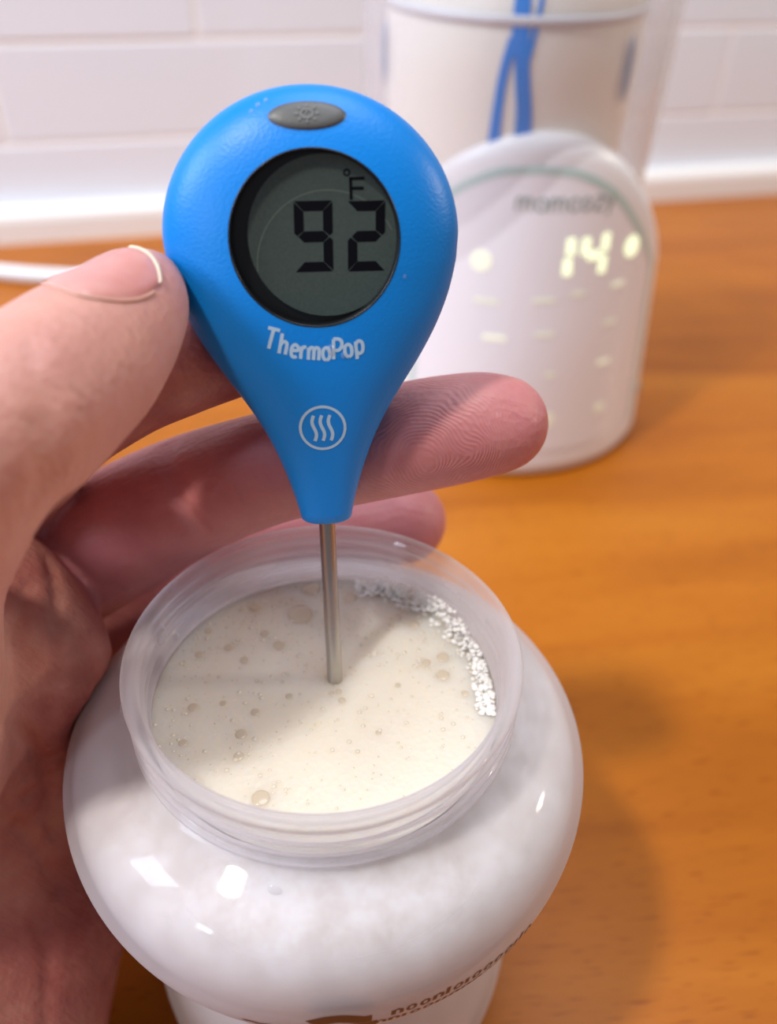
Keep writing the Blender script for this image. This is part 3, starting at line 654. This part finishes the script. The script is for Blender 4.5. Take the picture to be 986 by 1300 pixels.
# ---- surface nets
def surface_nets(S):
    ins = S < 0
    c = np.zeros(tuple(np.array(S.shape)-1), np.uint8)
    for dx in (0, 1):
        for dy in (0, 1):
            for dz in (0, 1): c += ins[dx:S.shape[0]-1+dx, dy:S.shape[1]-1+dy, dz:S.shape[2]-1+dz]
    act = (c > 0) & (c < 8); idx = np.full(act.shape, -1, np.int64); I = np.argwhere(act); idx[tuple(I.T)] = np.arange(len(I))
    acc = np.zeros((len(I), 3)); cnt = np.zeros(len(I))
    cor = [(a, b, d) for a in (0, 1) for b in (0, 1) for d in (0, 1)]
    val = {q: S[I[:, 0]+q[0], I[:, 1]+q[1], I[:, 2]+q[2]] for q in cor}
    for q in cor:
        for axs in range(3):
            if q[axs] == 0:
                q2 = list(q); q2[axs] = 1; a, b = val[q], val[tuple(q2)]; cr = (a < 0) != (b < 0)
                t = np.where(cr, a/(a-b+1e-12), 0); p = np.tile(np.array(q, float), (len(I), 1)); p[:, axs] += t
                acc[cr] += p[cr]; cnt[cr] += 1
    Vv = (I+acc/cnt[:, None])*VOX+lo; Q = []
    for axs in range(3):
        s0 = [slice(1, -1)]*3; s0[axs] = slice(0, -1); s1 = list(s0); s1[axs] = slice(1, None)
        a = ins[tuple(s0)]; b = ins[tuple(s1)]; E_ = np.argwhere(a != b); fl = a[tuple(E_.T)]
        o = np.ones(3, int); o[axs] = 0; E_ = E_+o; u, v = [k for k in range(3) if k != axs]
        def cell(du, dv): e = E_.copy(); e[:, u] -= du; e[:, v] -= dv; return idx[tuple(e.T)]
        q = np.stack([cell(1, 1), cell(0, 1), cell(0, 0), cell(1, 0)], 1)
        flip = fl if axs != 1 else ~fl
        q[~flip] = q[~flip][:, ::-1]; Q.append(q)
    return Vv, np.concatenate(Q)
# flesh gives way where it touches the bottle and the thermometer
GX, GY, GZ = ax[0][:, None, None], ax[1][None, :, None], ax[2][None, None, :]
zr_ = GZ-JC[2]; rj = np.where(zr_ > -11.4, 32.1, np.interp(-zr_, -body[:, 1], body[:, 0])); cj = rj+.45-np.hypot(GX-JC[0], GY-JC[1]); cj = np.where(zr_ > .3, -9, cj)
sdf = np.maximum(sdf, cj.astype(np.float32))
D3 = [GX-TH[0], GY-TH[1], GZ-TH[2]]
lu, lv, ln_ = [D3[0]*e[0]+D3[1]*e[1]+D3[2]*e[2] for e in (trr, ta, tn)]
tv = np.linspace(-43.9, 19.2, 200); Wv = np.interp(lv, tv, [max(tw(v), .1) for v in tv])+.35; Dv = np.interp(lv, tv, [max(td(v), .1) for v in tv])+.35
ct_ = (1-(np.abs(lu/Wv)**PW+np.abs(ln_/Dv)**PW)**(1/PW))*np.minimum(Wv, Dv); ct_ = np.where((lv < -44) | (lv > 19.3), -9, ct_)
sdf = np.maximum(sdf, ct_.astype(np.float32))
sdf[:, :, -1] = 5; sdf[0] = 5; sdf[:, 0] = 5; sdf[:, :, 0] = 5
HV, HQ = surface_nets(sdf)
HO = at(20, 1000, 172)
def fast_mesh(name, V, Q, m, origin):
    me = bpy.data.meshes.new(name); me.vertices.add(len(V)); me.vertices.foreach_set('co', ((V-origin)*MM).astype(np.float32).ravel())
    me.loops.add(Q.size); me.loops.foreach_set('vertex_index', Q.astype(np.int32).ravel()); me.polygons.add(len(Q))
    me.polygons.foreach_set('loop_start', np.arange(0, Q.size, 4, dtype=np.int32)); me.polygons.foreach_set('use_smooth', np.ones(len(Q), bool))
    me.update(calc_edges=True); me.validate(); me.materials.append(m); o = bpy.data.objects.new(name, me); COL.objects.link(o)
    o.location = Vector(origin)*MM; o['_o'] = tuple(float(x) for x in origin); return o
hand = fast_mesh('hand', HV, HQ, m_skin, HO)
_gi = np.clip(np.rint((HV-lo)/VOX).astype(int), 0, n3-1); _tf = fl_['thumb'][tuple(_gi.T)]; _mf = np.minimum(fl_['middle'], fl_['ring'])[tuple(_gi.T)]
att = hand.data.attributes.new('back_skin', 'FLOAT', 'POINT'); att.data.foreach_set('value', np.clip(1-_tf/5.0, 0, 1).astype(np.float32))
att = hand.data.attributes.new('finger_pad', 'FLOAT', 'POINT'); att.data.foreach_set('value', np.clip(1-_mf/5.0, 0, 1).astype(np.float32))
tag(hand, 'bare left hand, palm forward, pinching the blue thermometer between thumb and fingers', 'hand')
# skin relief: fine lines everywhere, print ridges on the middle fingertip, fine wrinkles
def skin_relief():
    m = m_skin; tc = nd(m, 'ShaderNodeTexCoord'); L = m.node_tree.links
    fine = nd(m, 'ShaderNodeTexVoronoi', Scale=900); L.new(tc.outputs['Object'], fine.inputs['Vector'])
    st = nd(m, 'ShaderNodeMapping'); L.new(tc.outputs['Object'], st.inputs['Vector']); st.inputs['Rotation'].default_value = (.3, .5, .9); st.inputs['Scale'].default_value = (180, 900, 300)
    wr_ = nd(m, 'ShaderNodeTexNoise', Scale=1.0, Detail=3); L.new(st.outputs['Vector'], wr_.inputs['Vector'])
    # finger print: rings about a point on the pad, warped by noise
    c = (at(535, 575, 141)-HO)*MM
    sb = nd(m, 'ShaderNodeVectorMath', operation='SUBTRACT'); L.new(tc.outputs['Object'], sb.inputs[0]); sb.inputs[1].default_value = c
    wn_ = nd(m, 'ShaderNodeTexNoise', Scale=120, Detail=1); L.new(tc.outputs['Object'], wn_.inputs['Vector'])
    ln = nd(m, 'ShaderNodeVectorMath', operation='LENGTH'); L.new(sb.outputs[0], ln.inputs[0])
    ad = nd(m, 'ShaderNodeMath', operation='MULTIPLY_ADD'); L.new(wn_.outputs['Fac'], ad.inputs[0]); ad.inputs[1].default_value = .007; L.new(ln.outputs['Value'], ad.inputs[2])
    ml = nd(m, 'ShaderNodeMath', operation='MULTIPLY'); L.new(ad.outputs[0], ml.inputs[0]); ml.inputs[1].default_value = 2*math.pi/.00062
    sn = nd(m, 'ShaderNodeMath', operation='SINE'); L.new(ml.outputs[0], sn.inputs[0])
    mr = nd(m, 'ShaderNodeMapRange'); L.new(ln.outputs['Value'], mr.inputs[0]); mr.inputs[1].default_value = .011; mr.inputs[2].default_value = .019; mr.inputs[3].default_value = 1; mr.inputs[4].default_value = 0
    fp = nd(m, 'ShaderNodeMath', operation='MULTIPLY'); L.new(sn.outputs[0], fp.inputs[0]); L.new(mr.outputs[0], fp.inputs[1])
    s1 = nd(m, 'ShaderNodeMath', operation='MULTIPLY_ADD'); L.new(fp.outputs[0], s1.inputs[0]); s1.inputs[1].default_value = .11; L.new(wr_.outputs['Fac'], s1.inputs[2])
    s2 = nd(m, 'ShaderNodeMath', operation='MULTIPLY_ADD'); L.new(fine.outputs['Distance'], s2.inputs[0]); s2.inputs[1].default_value = .35; L.new(s1.outputs[0], s2.inputs[2])
    b = nd(m, 'ShaderNodeBump', Strength=.6, Distance=.0004); L.new(s2.outputs[0], b.inputs['Height']); L.new(b.outputs[0], bsdf(m).inputs['Normal'])
skin_relief()
# thumbnail: a curved plate lying on the back of the thumb
bvh = BVHTree.FromPolygons([Vector(v) for v in HV.tolist()], HQ.tolist())
A0, A1 = at(102, 452, 110), at(194, 368, 120.5)                     # thumb axis under the nail
tax = (A1-A0)/np.linalg.norm(A1-A0)
up = (-cF*.86+cU*.50-cR*.12); up -= tax*(up@tax); up /= np.linalg.norm(up); sdv = np.cross(tax, up)
def nail_pt(s, t, o):
    c = A0+tax*s; d = up*math.cos(t)+sdv*math.sin(t); src = c+d*30
    h = bvh.ray_cast(Vector(src), Vector(-d), 60)[0]
    h = np.array(h) if h is not None else c+d*8
    return h+d*o
NSC, NQC, NSL, NSW, NTH = 8.2, .4, 7.5, 7.0, RAD(24)
def sq(x, y): return x*math.sqrt(1-.40*y*y), y*math.sqrt(1-.36*x*x)   # rounded-square outline of the plate
def nuv(x, y):
    X, Y = sq(x, y); X *= NSL; Y *= NSW
    return NSC+X*math.cos(NTH)-Y*math.sin(NTH), (NQC+X*math.sin(NTH)+Y*math.cos(NTH))/9.2
rows = []
for i in range(27):
    x = i/26*2-1; rows.append([])
    for j in range(27):
        y = j/26*2-1; s_, t_ = nuv(x, y); e = min(1-abs(y), x+1)*6
        rows[-1].append(nail_pt(s_, t_, .40*max(0, min(1, e))**.6+.02))
nl = obj('thumb_nail', *grid(np.array(rows)), m_nail, hand, origin=HO)
rows = []
for y in np.linspace(-.93, .93, 37):
    s_, t_ = nuv(1, y); rows.append([nail_pt(s_+d_, t_, lf) for d_, lf in ((-.45, .42), (-.1, .58), (.25, .60), (.55, .34), (.6, .0))])
obj('nail_edge', *grid(np.array(rows)), m_cap, nl, origin=HO)
pth = [nail_pt(nuv(x, -1)[0]+.0, nuv(x, -1)[1]-.02, .12) for x in np.linspace(.75, -.9, 16)]+[nail_pt(nuv(-1, y)[0]-.25, nuv(-1, y)[1], .12) for y in np.linspace(-.9, .9, 24)]+[nail_pt(nuv(x, 1)[0], nuv(x, 1)[1]+.02, .12) for x in np.linspace(-.9, .75, 16)]
obj('cuticle', *tube(crv(pth, 2), .22, 8), m_cut, hand, origin=HO)

for o in list(bpy.data.objects):
    if '_o' in o: del o['_o']
